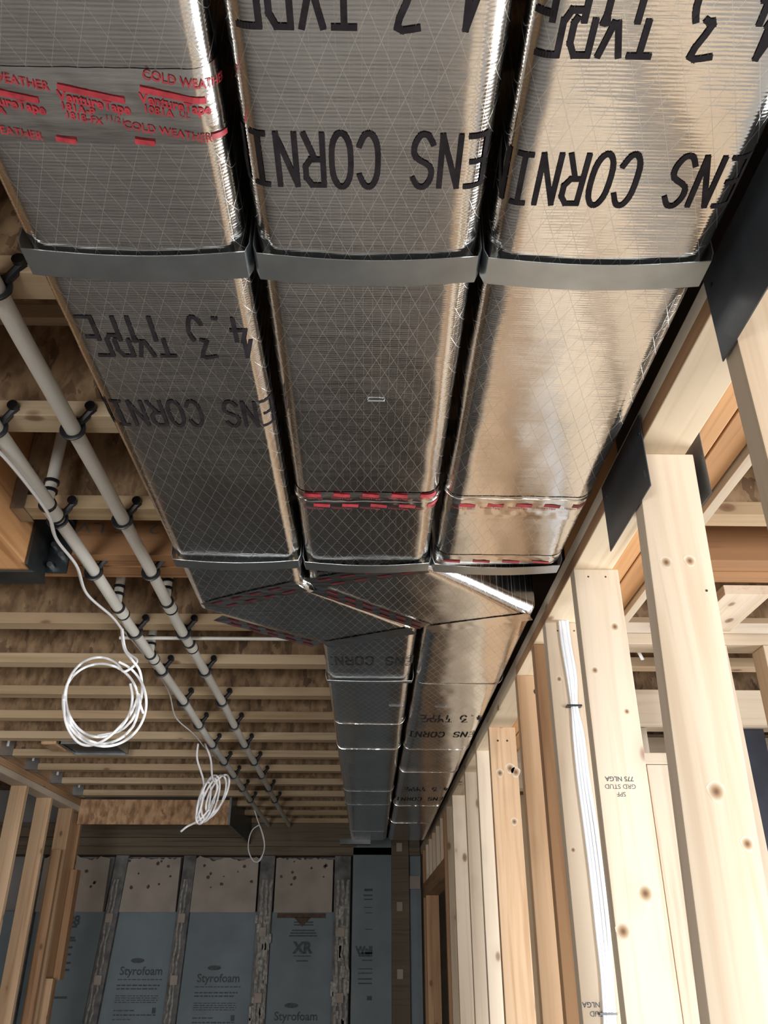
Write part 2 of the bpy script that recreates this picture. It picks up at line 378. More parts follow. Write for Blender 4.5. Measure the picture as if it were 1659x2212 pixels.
def wrapmap(xl,xr,seed,off=.0012):
    Wd=xr-xl; fl=Wd-2*R_
    def f(x,y):
        s=x-xl
        if s<R_:
            a=min((R_-s)/R_,PI/2+3); 
            if a<=PI/2: px=xl+R_-(R_+off)*math.sin(a); pz=R_-(R_+off)*math.cos(a)
            else: px=xl-off; pz=R_+(a-PI/2)*R_
        elif s>Wd-R_:
            a=(s-Wd+R_)/R_
            if a<=PI/2: px=xr-R_+(R_+off)*math.sin(a); pz=R_-(R_+off)*math.cos(a)
            else: px=xr+off; pz=R_+(a-PI/2)*R_
        else: px=x; pz=-off
        return (px,y,h+pz+dz_(px,y,seed))
    return f
D1=duct([(-.56,-3,-.205,-3),(-.563,2.575,-.205,2.357),(-.176,2.915,.168,2.728),(-.172,8.75,.183,8.75)],1.3,'leftmost foil-faced duct, which jogs right into the middle lane at the elbow')
D2=duct([(-.190,-3,.171,-3),(-.188,2.345,.168,2.195),(.188,2.72,.548,2.575),(.200,8.75,.568,8.75)],4.1,'middle foil-faced duct, which jogs right to the stud wall at the elbow')
D3=duct([(.184,-3,.547,-3),(.184,2.19,.549,2.17)],7.7,'rightmost foil-faced duct, ending at the second steel strap')
def olm(m): return lambda u,v: m(-u,v)
def words(txt,u,y0,p,cw,ch,lw,mf,par,split=None):
    k=0
    for w in txt.split(' '):
        mb=MB(); strokes(mb,w,(u+k*p,y0),p,cw,ch,lw,mf,split); mb.build('printed_lettering',INK,par); k+=len(w)+1
def oc(par,xl,xr,seed,xE,y0,ch=.062,txt='OWENS CORNING',name='printed_lettering'):
    # xE: centre of the first visible E (third letter); reading direction is -x, letter tops away from the lens
    p=.0283; cw=.0185; mb=MB(); m=wrapmap(xl,xr,seed); k0=txt.index('E')
    lo=2 if txt[0]=='O' else 0; hi=12 if txt[0]=='O' else len(txt)
    words(txt[lo:hi],-(xE)-cw/2-(k0-lo)*p,y0,p,cw,ch,.0060,olm(m),par)
def ty(par,xl,xr,seed,x4,y0,ch=.078,txt='4.3 TYPE',p=.0283):
    cw=.0185; mb=MB(); m=wrapmap(xl,xr,seed)
    words(txt,-x4-cw/2,y0,p,cw,ch,.0060,olm(m),par,(.55,-.010))
x1=(-.5635*h,-.205*h); x2=(-.189*h,.1695*h); x3=(.184*h,.548*h); xa=(-.174*h,.176*h); xb=(.193*h,.558*h)
oc(D1,*x1,1.3,-.158,1.020); ty(D1,*x1,1.3,-.178,.834)
oc(D2,*x2,4.1,.107,.558); ty(D2,*x2,4.1,.075,.372,.076); ty(D2,*x2,4.1,.085,1.600,.04)
oc(D3,*x3,7.7,.383,.578); ty(D3,*x3,7.7,.345,.395,.075)
oc(D1,*xa,1.3,.113,2.225,.068); oc(D2,*xb,4.1,.385,3.09,.075); ty(D2,*xb,4.1,.385,2.85,.085)
oc(D2,*xb,4.1,.385,4.55,.09); ty(D2,*xb,4.1,.385,4.25,.10)
# foil tapes
def tape(par,xl,xr,seed,y0,y1,over=.04,rough=.0012,skew=0):
    m=wrapmap(xl,xr,seed,.0008); mb=MB(); nx,ny=60,14
    for j in range(ny+1):
        for i in range(nx+1):
            x=xl-over+(xr-xl+2*over)*i/nx; y=y0+(y1-y0)*j/ny+skew*(x-xl)+.0012*noise.noise(Vector((x*40,j,seed)))
            p=Vector(m(x,y)); p.z-=.0002+min(1,min(j,ny-j)/3)*.0006+rough*min(1,min(j,ny-j)/4)*(.5+.5*noise.noise(Vector((x*70,y*110,seed)))); mb.v.append(tuple(p))
    for j in range(ny):
        for i in range(nx): a=j*(nx+1)+i; mb.f.append([a,a+1,a+nx+2,a+nx+1])
    return mb.build('foil_tape',TAPE,par,True)
def ttext(mb,s,size,x,y,ang,m,st=1.,off=0):
    c,si=math.cos(ang),math.sin(ang)
    def f(u,v):
        p=Vector(m(x+u*c+v*si*.6,y-(v*c-u*si))); p.z-=.0022; return p
    fonttext(mb,s,size,f,st,off)
def tbar(mb,x,y,w,hh,ang,m):
    c,si=math.cos(ang),math.sin(ang)
    for k in range(10):
        P=[]; a=-w/2+w*k/10; b=a+w/10
        for u,v in ((a,-hh/2),(b,-hh/2),(b,hh/2),(a,hh/2)):
            p=Vector(m(x+u*c+v*si*.6,y-(v*c-u*si))); p.z-=.0022; P.append(p)
        mb.quad(*P)
tp=tape(D1,*x1,1.3,.490,.571)
m1=wrapmap(*x1,1.3); mb=MB(); A=.22
for (px,py,l2,l3) in ((205,215,'181A-P','181B-FX'),(380,220,'1081A',''),(20,215,'181A','')):
    q=atz(px,py,h); 
    tbar(mb,q.x,q.y-.0095,.062,.0065,A,m1); ttext(mb,'VentureTape',.0145,q.x,q.y+.0005,A,m1,.88,.0005)
    if l2: ttext(mb,l2,.0115,q.x-.018,q.y+.0075,A,m1,.95,.0003)
    if l3: ttext(mb,l3,.0105,q.x-.015,q.y+.0175,A,m1,.95,.0002); 
for (px,py,s) in ((45,170,'WEATHER'),(410,175,'COLD WEATHER'),(365,280,'COLD WEATHER'),(35,280,'WEATHER')):
    q=atz(px,py,h); ttext(mb,s,.0125,q.x,q.y,.20,m1,.9,.0002)
for (px,py,s) in ((250,252,'11/21'),(400,243,'UL')):
    q=atz(px,py,h); ttext(mb,s,.009,q.x,q.y,A,m1)
for px,py in ((145,296),(315,300),(480,297)):
    q=atz(px,py,h); tbar(mb,q.x,q.y,.02,.006,.15,m1)
mb.build('red_print',RED,tp)
for par,xx,sd in ((D2,x2,4.1),(D3,x3,7.7)):
    y0,y1=(1.288,1.352) if par is D2 else (1.30,1.385)
    tp=tape(par,*xx,sd,y0,y1,.03,.0022); mm=wrapmap(*xx,sd); mb=MB()
    for k in range(5):
        x=xx[0]+.03+k*.052
        for dy in ((.008,.045) if par is D2 else (.030,)):
            tbar(mb,x+(dy*.4),y0+dy,.030,.011,.12,mm); ttext(mb,'VentureTape',.009,x+.002,y0+dy+.010,.12,mm,.8)
    mb.build('red_print',RED,tp)
tp=tape(D3,*x3,7.7,1.545,1.585,.02,.0012); mb=MB(); mm=wrapmap(*x3,7.7)
for k in range(4): tbar(mb,x3[0]+.035+k*.062,1.572,.036,.009,.1,mm)
mb.build('red_print',RED,tp)
# tapes over the elbow seams
def elbow_tape(par,pts,w,seed,prints=True):
    mb=MB(); (xA,yA),(xB,yB)=pts; L=math.dist(*pts); dx,dy=(xB-xA)/L,(yB-yA)/L; nx,ny=40,6
    def P(u,v):
        x=xA+dx*u-dy*v; y=yA+dy*u+dx*v; return Vector((x,y,h+dz_(x,y,seed)-.0016-.0012*(.5+.5*noise.noise(Vector((x*60,y*60,seed))))))
    for j in range(ny+1):
        for i in range(nx+1): mb.v.append(tuple(P(L*i/nx,w*(j/ny-.5))))
    for j in range(ny):
        for i in range(nx): a=j*(nx+1)+i; mb.f.append([a,a+1,a+nx+2,a+nx+1])
    o=mb.build('foil_tape',TAPE,par,True)
    if prints:
        r=MB()
        for k in range(int(L/.055)):
            for sgn in (-.22,.25):
                u=.02+k*.055+(.02 if sgn>0 else 0)
                q=[P(u,w*sgn-.004),P(u+.032,w*sgn-.004),P(u+.036,w*sgn+.004),P(u+.004,w*sgn+.004)]
                for v in q: v.z-=.0016
                r.quad(*q)
        r.build('red_print',RED2,o)
elbow_tape(D1,((-.525*h,2.535*h),(-.215*h,2.35*h)),.06,1.3)
elbow_tape(D2,((-.18*h,2.33*h),(.16*h,2.20*h)),.06,4.1)
elbow_tape(D1,((-.51*h,2.63*h),(-.19*h,2.89*h)),.045,1.3)
elbow_tape(D2,((-.165*h,2.375*h),(.185*h,2.70*h)),.045,4.1)
elbow_tape(D1,((-.16*h,2.90*h),(.15*h,2.74*h)),.05,1.3,False)
elbow_tape(D2,((.205*h,2.73*h),(.535*h,2.59*h)),.05,4.1,False)
# raised seams running across the ducts
def seam(par,xl,xr,seed,y,r=.003,mat=None):
    m=wrapmap(xl,xr,seed,.001); pts=[m(xl-.02+(xr-xl+.04)*k/30,y+.002*noise.noise(Vector((k*.5,y,seed)))) for k in range(31)]
    MB().tube(pts,r,6).build('seam',mat or TAPE,par,True)
seam(D2,*x2,4.1,1.318,.0028); seam(D3,*x3,7.7,1.308,.0022)
for y in (2.972,3.385,4.36,4.78,5.9): seam(D1,*xa,1.3,y,.0018,TAPE if y<3.5 else DKMETAL)
for y in (2.468,3.385,3.858,4.82,5.5): seam(D2,*xb,4.1,y,.0014)
# staples in the jackets
def staple(par,px,py,w):
    q=atz(px,py,h-.004); MB().tube([(q.x-w/2,q.y,h),(q.x-w/2,q.y,h-.004),(q.x+w/2,q.y,h-.004),(q.x+w/2,q.y,h)],.0015,6).build('staple',GALV,par)
staple(D2,812,866,.024); staple(D1,856,1525,.045); staple(D2,952,1527,.035)
# ------------------------------------------------------------------ steel straps
def strap(xl,xr,y0,y1,label,sag=.0,grp='galvanised duct straps'):
    th=.0012; a,b=xl-.003,xr+.003; zb=h-.006
    pts=[(a-.001,zj+.03),(a,zb+.012)]+[(a+(b-a)*k/16,zb-sag*math.sin(PI*k/16)) for k in range(17)]+[(b,zb+.012),(b+.001,zj+.03)]
    pts[2]=(a+.004,zb); pts[18]=(b-.004,zb)
    mb=MB()
    for i,(x,z) in enumerate(pts):
        cxn=(xl+xr)/2; s=1 if x<cxn else -1; q=min(1,abs(x-cxn)/((xr-xl)/2))
        ox,oz=(s*-th*(1 if i in(0,1,19,20) else 0),-th if 1<i<19 else 0)
        bow=.010*math.sin(PI*max(0,min(1,(x-a)/(b-a))))
        for yy,dd in ((y0,0),(y1,0),(y1,1),(y0,1)):
            mb.v.append((x+ox*dd,yy+bow,z+oz*dd))
    n=len(pts)
    for i in range(n-1):
        for j in range(4): mb.f.append([i*4+j,i*4+(j+1)%4,(i+1)*4+(j+1)%4,(i+1)*4+j])
    mb.f.append([0,1,2,3]); mb.f.append([(n-1)*4+k for k in range(4)][::-1])
    o=mb.build('duct_strap',GALV,None,True); tag(o,label,'strap',grp); return o
strap(*x1,.712,.754,'wide galvanised strap under the leftmost duct, nearer the camera')
strap(*x2,.714,.756,'wide galvanised strap under the middle duct, nearer the camera')
strap(*x3,.716,.758,'wide galvanised strap under the rightmost duct, nearer the camera')
strap(*x1,1.570,1.608,'galvanised strap under the leftmost duct just before the elbow',.003)
strap(*x2,1.578,1.616,'galvanised strap under the middle duct just before the elbow',.003)
strap(*x3,1.583,1.621,'galvanised strap at the end of the rightmost duct',.003)
strap(*xa,2.424,2.445,'narrow bright strap under the left duct past the elbow')

# ------------------------------------------------------------------ pipes
PR=.0165; pz=zj-.026
xpR,xpL=-.612,-.772
def pipe(xs,label,rings,risers):
    t=thing('water_pipe',label,'pipe',(xs[0],-2.2,pz),'white pipes under the joists')
    pts=[(xs[0]+(xs[1]-xs[0])*k/20+.003*math.sin(k*1.7),-2.2+9.6*k/20,pz+.002*math.sin(k*2.3)) for k in range(21)]
    MB().tube(pts,PR,16).build('pipe_run',PIPE,t,True)
    def xat(y): return xs[0]+(xs[1]-xs[0])*(y+2.2)/9.6
    for y in rings:
        mb=MB(); mb.tube([(xat(y),y-.028,pz),(xat(y),y+.028,pz)],PR+.0035,16); c=mb.build('coupling',PIPE,t,True)
        MB().tube([(xat(y),y-.034,pz),(xat(y),y-.026,pz)],PR+.005,16).tube([(xat(y),y+.026,pz),(xat(y),y+.034,pz)],PR+.005,16).build('seal_ring',RUBBER,c,True)
    for y in risers:
        c=MB().tube([(xat(y),y,pz),(xat(y),y,zj+JD-.01)],.014,14).build('riser',PIPE,t,True)
        MB().tube([(xat(y),y,pz+.03),(xat(y),y,pz+.038)],.0185,14).tube([(xat(y),y,pz+.055),(xat(y),y,pz+.063)],.0185,14).build('seal_ring',RUBBER,c,True)
    return xat
xR=pipe((-.588,-.665),'white plastic pipe nearest the ducts',(2.42,2.80),(2.37,))
xL=pipe((-.738,-.84),'white plastic pipe farther left of the ducts',(1.80,2.47,2.93),(1.765,2.42,2.89))
def clamp(xat,y,label):
    x=xat(y); t=thing('pipe_clamp',label,'pipe clamp',(x,y,pz),'black pipe clamps at the joists')
    mb=MB(); 
    pts=[(x+(PR+.004)*math.cos(a),y,pz+(PR+.004)*math.sin(a)) for a in [2*PI*k/24 for k in range(24)]]
    mb.tube(pts,.0045,8,closed=True,rx=.008); mb.build('ring',RUBBER,t,True)
    mb=MB(); mb.tube([(x+.012,y-.004,pz+.012),(x+.040,y-.014,zj+.018)],.0085,8); mb.build('arm',RUBBER,t,True)
    MB().tube([(x+.034,y-.026,zj+.018),(x+.034,y-.001,zj+.018)],.011,12).build('screw_head',RUBBER,t,True)
names=['just past the wide duct straps','two joists before the laminated beam','just before the laminated beam']+['%s past the laminated beam'%k for k in ordn[:9]]
for i,y in enumerate([1.085,1.495,1.90]+far):
    for xa_,s in ((xR,'right'),(xL,'left')):
        clamp(xa_,y-.064+.012,'black clamp holding the %s white pipe at the joist %s'%(s,names[i]))
for xa_,s in ((xR,'right'),(xL,'left')): clamp(xa_,2.17,'black clamp holding the %s white pipe under the laminated beam'%s)
# thin pipe across
t=MB().tube([(-.87,2.765,zj-.012),(-.05,2.765,zj-.012),(.3,2.765,zj-.012)],.0065,10).build('thin_pipe',PIPE,None,True); tag(t,'thin pale pipe running sideways under the first joist past the laminated beam','pipe')
# ------------------------------------------------------------------ cables
def cable(pts,r=.0036,n=8,rx=None): return MB().tube(smooth_pts(pts,n),r,8,rx=rx)
def zpts(lst,z): return [tuple(atz(a,b,z)) for a,b in lst]
mb=cable(zpts([(-60,930),(0,978),(60,1048),(105,1112),(122,1165),(165,1222),(187,1282),(240,1330),(262,1358)],zj-.055),.0042,8,.0065)
o=mb.build('cable',CABLE,None,True); tag(o,'flat white cable snaking beside the left white pipe','cable')
o=cable(zpts([(262,1358),(290,1388),(335,1445),(365,1495),(380,1550),(418,1585),(440,1612)],zj-.02),.0032).build('cable',CABLE,None,True); tag(o,'thin cable trailing from the big coil toward the second coil','cable')
o=cable(zpts([(440,1612),(480,1650),(520,1700),(548,1745)],zj-.015),.0032).build('cable',CABLE,None,True); tag(o,'thin cable running from the second coil to the farthest loop','cable')
def coil(y,paths,label,r=.0036,end=None):
    t=thing('cable_coil',label,'cable coil',tuple(aty(*paths[0][0],y)),None)
    for pth in paths:
        pts=[aty(a,b,y+.02*math.sin(k*1.9+len(pth))) for k,(a,b) in enumerate(pth)]
        cable(pts,r).build('strand',CABLE,t,True)
    return t
def loop(cx,cy,rx,ry,a0,a1,n=14,rot=0):
    out=[]
    for k in range(n+1):
        a=math.radians(a0+(a1-a0)*k/n); x=rx*math.cos(a); y=ry*math.sin(a); c,s=math.cos(rot),math.sin(rot)
        out.append((cx+x*c-y*s,cy+x*s+y*c))
    return out
coil(2.62,[[(262,1356),(268,1400),(285,1425),(302,1450),(307,1490),(300,1530)]+loop(222,1510,82,96,20,200)[1:],
  [(264,1358),(272,1405),(296,1428)]+loop(214,1506,72,86,-40,-380,20),
  loop(226,1518,90,94,-70,190,16)+[(142,1560),(165,1600),(195,1610),(235,1592),(280,1545),(298,1505)],
  loop(218,1512,80,78,-180,40,14)+[(255,1580),(210,1590)],
  [(300,1500),(302,1520),(309,1540)]],
  'big round coil of white cable hanging from the ceiling at left',.0042)
coil(4.45,[[(428,1606),(426,1640),(440,1690),(436,1735),(424,1775)],[(443,1606),(455,1640),(459,1680),(470,1700),(455,1740),(432,1778)],
  loop(452,1725,18,52,0,360,14,.28),loop(462,1722,20,50,0,360,14,.40),loop(446,1730,16,52,0,360,14,.33),loop(470,1716,17,46,20,380,14,.45),loop(440,1735,12,46,0,360,12,.22),
  [(452,1748),(430,1772),(405,1785),(391,1796)]],'bundled coil of white cable hanging past the big round coil',.0052)
coil(atz(548,1745,zj-.015).y,[[(548,1745),(556,1770),(566,1800),(571,1830),(562,1858),(548,1860),(537,1838),(538,1812),(546,1792),(560,1782)],[(562,1785),(570,1812),(570,1840),(556,1863)]],'small single loop of cable hanging near the foam wall',.0042)
# ------------------------------------------------------------------ right stud wall
XL,XR=.448,.546
def stud(y,label,x0=XL,x1=XR,z1=zp,z0=FZ+.04,mat=None,lean=0,th=.038,name='wall_stud',grp='studs of the right wall'):
    mb=MB().box(x0,x1,y,y+th,z0,z1,.002)
    if lean: mb.shear(lambda a,b,c:(a-lean*(z1-c),b,c))
    o=mb.build(name,mat or PINE[2],None,False,(x0,y,z0)); tag(o,label,'stud',grp); return o
def nails(par,pts,r=.0022):
    for (x,y,z) in pts: MB().tube([(x,y-.0004,z),(x,y+.004,z)],r,8).build('nail_hole',NAIL,par)
SA=stud(.79,'nearest stud of the right wall, at the picture edge above the dark plates',lean=.0)
SB=stud(1.185,'wide pale stud of the right wall between the two hanging dark plates',lean=.031)
SC_=stud(1.662,'pale stud of the right wall stamped 775 NLGA')
SD=stud(1.995,'stud of the right wall with the white cable bundle stapled to it')
SE=stud(2.16,'brown stud tight behind the one carrying the cable bundle',mat=BROWN[2])
SF=stud(2.45,'narrow looking pinkish stud with an open knot hole at its top',mat=OR)
SG=stud(3.10,'orange pine stud with two toenails at its top',mat=OR)
SH=stud(3.50,'grey-brown stud just beyond the orange pine stud')
SI=stud(3.96,'pale stud with a dark knot near its top, second beyond the orange one')
SJ=stud(4.60,'whitish stud, third beyond the orange one')
SK=stud(4.98,'yellowish stud, fourth beyond the orange one')
SL=stud(5.2,'reddish brown trimmer stud beside the far door opening',mat=BROWN[2])
for i,y in enumerate([5.45,5.8,6.15,6.5,6.85]): stud(y,'%s short cripple stud above the far door header'%ordn[i],z0=.50,name='cripple_stud',grp='cripple studs over the far door')
o=MB().box(XL,XR,5.24,7.3,.40,.50,.002).build('door_header',BROWN[1]); tag(o,'brown header over the far opening in the right wall','header')
for i,y in enumerate([6.95,7.25]): stud(y,'%s dark stud of the right wall past the far opening'%('nearer' if i==0 else 'farther'),z1=.40 if i==0 else zp,mat=BROWN[2])
stud(5.75,'grey jamb stud glimpsed inside the far opening',x0=.56,x1=.60,z1=.38,mat=STRIP); stud(6.2,'second grey jamb stud inside the far opening',x0=.56,x1=.60,z1=.38,mat=STRIP)
nails(SC_,[(XL+.030,1.662,zp-.018),(XL+.068,1.662,zp-.018)]); nails(SD,[(XL+.030,1.995,zp-.022),(XL+.072,1.995,zp-.022)]); nails(SG,[(XL+.03,3.1,zp-.05),(XL+.065,3.1,zp-.05)],.004)
nails(SB,[(XL+.075,1.185,.50)]); 
mb=MB().tube([(XL+.056,2.4495,zp-.05),(XL+.056,2.453,zp-.05)],.009,10); mb.build('knot_hole',NAIL,SF)
# grade stamps
def stamp(par,px,py,y,lines,size):
    mb=MB(); q=aty(px,py,y-.0008)
    for k,s in enumerate(lines): fonttext(mb,s,size,lambda u,v,k=k:(q.x-u,y-.0008,q.z-v-(-k*size*-1.15)),1.,.0002 if k==0 else 0)
    mb.build('grade_stamp',INKG,par)
stamp(SC_,1338,1682,1.662,['775 NLGA','GRD STUD','SPF'],.0125)
stamp(SD,1290,2170,1.995,['775 NLGA','STUD'],.014)
# big knots as small rounded inlays
def knot(par,px,py,y,r):
    q=aty(px,py,y); mb=MB(); n=14
    c=(q.x,y-.0006,q.z); i=0
    r*=1.5; pts=[(q.x+r*(1+.15*math.sin(3*a))*math.cos(a),y-.0006,q.z+r*1.15*math.sin(a)) for a in [2*PI*k/n for k in range(n)]]
    mb.prism(pts,(0,.002,0)); mb.build('knot',KNOT,par)
KNOT,_nt,_bs,_N,_L=nmat('knot_wood')
_tc=_N.new('ShaderNodeTexCoord'); _vm=_N.new('ShaderNodeVectorMath'); _vm.operation='SUBTRACT'; _vm.inputs[1].default_value=(.5,.5,.5); _L.new(_tc.outputs['Generated'],_vm.inputs[0])
_v2=_N.new('ShaderNodeVectorMath'); _v2.operation='MULTIPLY'; _v2.inputs[1].default_value=(2,0,2); _L.new(_vm.outputs[0],_v2.inputs[0])
_v3=_N.new('ShaderNodeVectorMath'); _v3.operation='LENGTH'; _L.new(_v2.outputs[0],_v3.inputs[0])
_L.new(ramp(_nt,_v3.outputs['Value'],[(0,(.10,.05,.025)),(.28,(.22,.12,.06)),(.6,(.42,.30,.18)),(1,PL)]).outputs[0],_bs.inputs['Base Color']); _bs.inputs['Roughness'].default_value=.75
for a in ((1547,1710,.0085),(1614,1823,.006),(1439,1215,.006),(1490,1212,.006)): knot(SB,a[0],a[1],1.185,a[2])
for a in ((1394,1930,.0095),(1346,2012,.009),(1328,1354,.006),(1285,1448,.005),(1354,1537,.004)): knot(SC_,a[0],a[1],1.662,a[2])
for a in ((1208,1467,.005),(1238,1836,.004)): knot(SD,a[0],a[1],1.995,a[2])
for a in ((1102,1660,.011),(1114,1668,.011),(1080,1670,.009),(1111,1775,.008)): knot(SG,a[0],a[1],3.1,a[2])
# plates
o=MB().box(XL,.533,-2.25,7.55,zp,zp+.0275,.0015).build('top_plate',wood('plate_underside',1,(.68,.56,.40),(.58,.44,.28))); tag(o,'lower top plate resting on the right wall studs','wall plate','plates of the right wall'); MB().box(XL-.0012,XL-.0002,-2.25,2.45,zp+.001,zp+.0265).build('brown_edge',BROWN[1],o)['label']='brown edge'  # thin brown strip along the left side of the lower plate
o=MB().box(XL,.533,-2.25,7.55,zp+.0285,zp+.056,.0015).build('top_plate',PINE[1]); tag(o,'upper top plate laid directly under the laminated header of the right wall','wall plate','plates of the right wall')
t=thing('laminated_header','orange laminated header riding on the right wall plates','beam',(.46,-2.25,zp+.06))
for k,(a,b) in enumerate(((.462,.538),(.54,.613),(.617,.672))):
    MB().box(a,b,-2.25,7.5,zp+.058+(.0 if k!=1 else .0),zj-.002,.002).build('ply',LVLY,t)
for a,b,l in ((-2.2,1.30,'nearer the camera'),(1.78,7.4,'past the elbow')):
    o=MB().box(.4575,.4595,a,b,zp+.058,zj-.004).build('black_strip',RUBBER); tag(o,'black strip on the header side beside the ducts, %s'%l,'infill')  # thin black strips that turn the gap between ducts and header black
o=MB().box(.678,.70,-2.25,2.4,zp+.045,zp+.075,.001).build('wood_ledger',PINE[1]); tag(o,'thin bright ledger strip along the right side of the laminated header','board')
# dark plates
def dplate(x,y0,y1,z0,z1,label):
    t=thing('shield_plate',label,'metal plate',(x,y0,z0),'dark plates stapled to the right wall')
    mb=MB().box(x-.0008,x+.0008,y0,y1,z0,z1); mb.build('sheet',BLACK,t)
    s=-1 if x<.5 else 1
    for (yy,zz) in ((y0+.012,z0+.022),):
        MB().box(x+s*.0018-.0008,x+s*.0018+.0008,yy,yy+.001,zz,zz+.013).build('staple',GALV,t)
    for (yy,zz) in ((y0+.012,z1-.03),(y1-.02,z1-.03)):
        MB().tube([(x+s*.0006,yy,zz),(x+s*.002,yy,zz)],.003,8).build('nail_head',DKMETAL,t)
dplate(XL-.006,.56,.824,.660,.80,'dark sheet metal plate nearest the camera, stapled below the first duct strap')
dplate(XL-.006,1.128,1.372,.655,.79,'dark sheet metal plate on the left face of the wide pale stud')
dplate(XR+.008,1.165,1.42,.664,.79,'small dark plate on the right face of the wide pale stud')
# cable bundle on stud D
t=thing('cable_bundle','bundle of shiny white cables running down the right wall stud','cable',tuple(aty(1215,1340,1.985)))
for k,(dx,sp) in enumerate(((-.006,0),(0,.4),(.006,.8),(.012,1.6))):
    base=[(1214,1338),(1220,1390),(1232,1460),(1239,1525),(1246,1590),(1255,1680),(1270,1790),(1284,1900),(1296,2010),(1308,2120),(1316,2260)]
    pts=[]
    for i,(a,b) in enumerate(base):
        q=aty(a+(sp*max(0,i-3)*1.3 if i<6 else sp*4*(1 if i<9 else .3)),b,1.985-.003*(k%2)); pts.append((q.x+dx*(.55 if i==3 else 1),q.y,q.z))
    MB().tube(smooth_pts(pts,6),.0042,8,rx=.0042).build('strand',CABLER,t,True)
for px,py in ((1239,1525),(1312,2190)):
    q=aty(px,py,1.98); MB().box(q.x-.017,q.x+.019,q.y-.008,q.y+.012,q.z-.002,q.z+.002).build('clip',RUBBER,t)
# ------------------------------------------------------------------ right room beyond the wall
def board(name,x0,x1,y0,y1,z0,z1,ax,label,cat='board',mat=None,grp=None,b=.002):
    o=MB().box(x0,x1,y0,y1,z0,z1,b).build(name,mat or PINE[ax]); tag(o,label,cat,grp); return o
board('wall_plate',.66,3.6,2.60,2.69,.905,.943,0,'lower plate of the cross wall in the bright side room','wall plate')
board('wall_plate',.66,3.6,2.60,2.69,.944,.981,0,'upper plate of the cross wall in the bright side room','wall plate')
board('corner_post',1.10,1.14,2.60,2.69,FZ,.904,2,'yellowish corner stud of the cross wall at the right picture edge','stud')
board('corner_post',1.142,1.18,2.605,2.69,FZ,.904,2,'stud doubled against the yellowish corner stud','stud')
board('wall_stud',1.30,1.34,2.60,2.69,FZ,.904,2,'stud of the bright side room partly outside the right picture edge','stud')
board('blocking',1.06,1.20,2.28,2.60,.950,.981,1,'pale block lying flat from the beam to the cross wall in the side room','board')
board('low_plate',.66,1.08,2.93,3.02,.585,.623,0,'plate of the low pale framing seen low between the stamped and the wide stud','wall plate')
board('low_stud',.915,.962,2.93,3.02,FZ,.583,2,'left stud of the low pale framing behind the stamped stud','stud',mat=OR)
board('low_stud',.966,1.075,2.935,3.02,FZ,.583,2,'wider right stud of the low pale framing behind the stamped stud','stud')
# farther framing seen between the studs
board('wall_plate',.66,3.6,3.7,3.79,.90,.975,0,'plate of the farther cross wall, seen between the stamped and the wide stud','wall plate')
board('ceiling_header',.66,3.6,3.25,3.29,.80,.94,0,'pale header board hanging in the side room behind the stamped stud','header',mat=PINE[0])
board('ceiling_header',.66,3.6,4.2,4.3,.72,.97,0,'farther pale header in the side room','header')
for i,x in enumerate((.80,1.20,1.61,2.0,2.4)):
    board('wall_stud',x,x+.04,3.7,3.79,FZ,.898,2,'%s stud of the farther cross wall in the side room'%ordn[i],'stud',grp='farther side room studs')
o=MB().box(.66,1.75,4.4,4.42,FZ,.72,0).build('sheathing_panel',DRY); tag(o,'pale sheathing closing the side room behind the far cross wall','panel')
o=MB().box(1.475,1.58,3.31,3.33,-.2,.80,0).build('dark_film',NAVY); tag(o,'dark navy film hanging between the wide stud and the corner stud','film')
o=MB().tube(smooth_pts([tuple(aty(1388,1425,2.75)),tuple(aty(1376,1404,2.75)),tuple(aty(1362,1396,2.75))],4),.012,8,rx=.004).build('plastic_scrap',CABLE,None,True); tag(o,'scrap of white plastic poking out right of the stamped stud','scrap')
# ------------------------------------------------------------------ left stud wall
zb=.90
o=MB().box(-2.165,-2.065,3.2,6.40,zb,zb+.038,.002).build('top_plate',PINE[1]); tag(o,'lower top plate of the left stud wall','wall plate')
o=MB().box(-2.165,-2.065,3.2,6.40,zb+.040,zb+.078,.002).build('top_plate',BROWN[1]); tag(o,'upper top plate of the left stud wall, greyed','wall plate')
for i,y in enumerate((4.80,5.25,5.69,6.13)):
    o=MB().box(-2.165,-2.068,y,y+.038,FZ+.04,zb,.002).build('wall_stud',OR if i else PINE[2],None,False,(-2.165,y,FZ)); tag(o,['leftmost pale stud of the left wall, cut by the picture edge','second stud of the left wall, straight and pale','third stud of the left wall with a wavy edge and knots','fourth stud of the left wall, nearest its end post'][i],'stud','studs of the left wall')
o=MB().box(-2.165,-2.065,6.35,6.39,FZ+.04,zb,.002).build('end_post',BROWN[2]); tag(o,'dark end post closing the left stud wall','stud')
o=MB().box(-2.12,-2.06,6.02,6.06,FZ+.04,.62,.002).build('short_stud',BROWN[2]); tag(o,'shorter brown stud leaning inside the left wall end','stud')
o=MB().box(-2.066,-2.02,6.3,6.385,-.15,.52,.002).build('scrap_block',BROWN[2]); tag(o,'brown block nailed to the end post of the left wall','board')
o=MB().box(-2.10,-2.03,6.2,6.24,-1.5,-.14,.002).build('short_stud',OR); tag(o,'pale lower stud below the block at the left wall end','stud')
for i,y in enumerate(far[4:9]):
    t=thing('joist_hanger','steel hanger at the left wall for the joist %s past the laminated beam'%ordn[i+4],'hanger',(-2.07,y-.07,zj-.006),'hangers along the left wall')
    MB().box(-2.075,-2.0,y-.068,y+.004,zj-.004,zj-.001).box(-2.075,-2.0,y-.068,y-.065,zj-.003,zj+.14).box(-2.075,-2.0,y+.001,y+.004,zj-.003,zj+.14).build('hanger_body',GALV,t)
    MB().box(-2.04,-2.028,y-.072,y-.0685,zj+.05,zj+.085).build('nail_tab',CABLE,t)
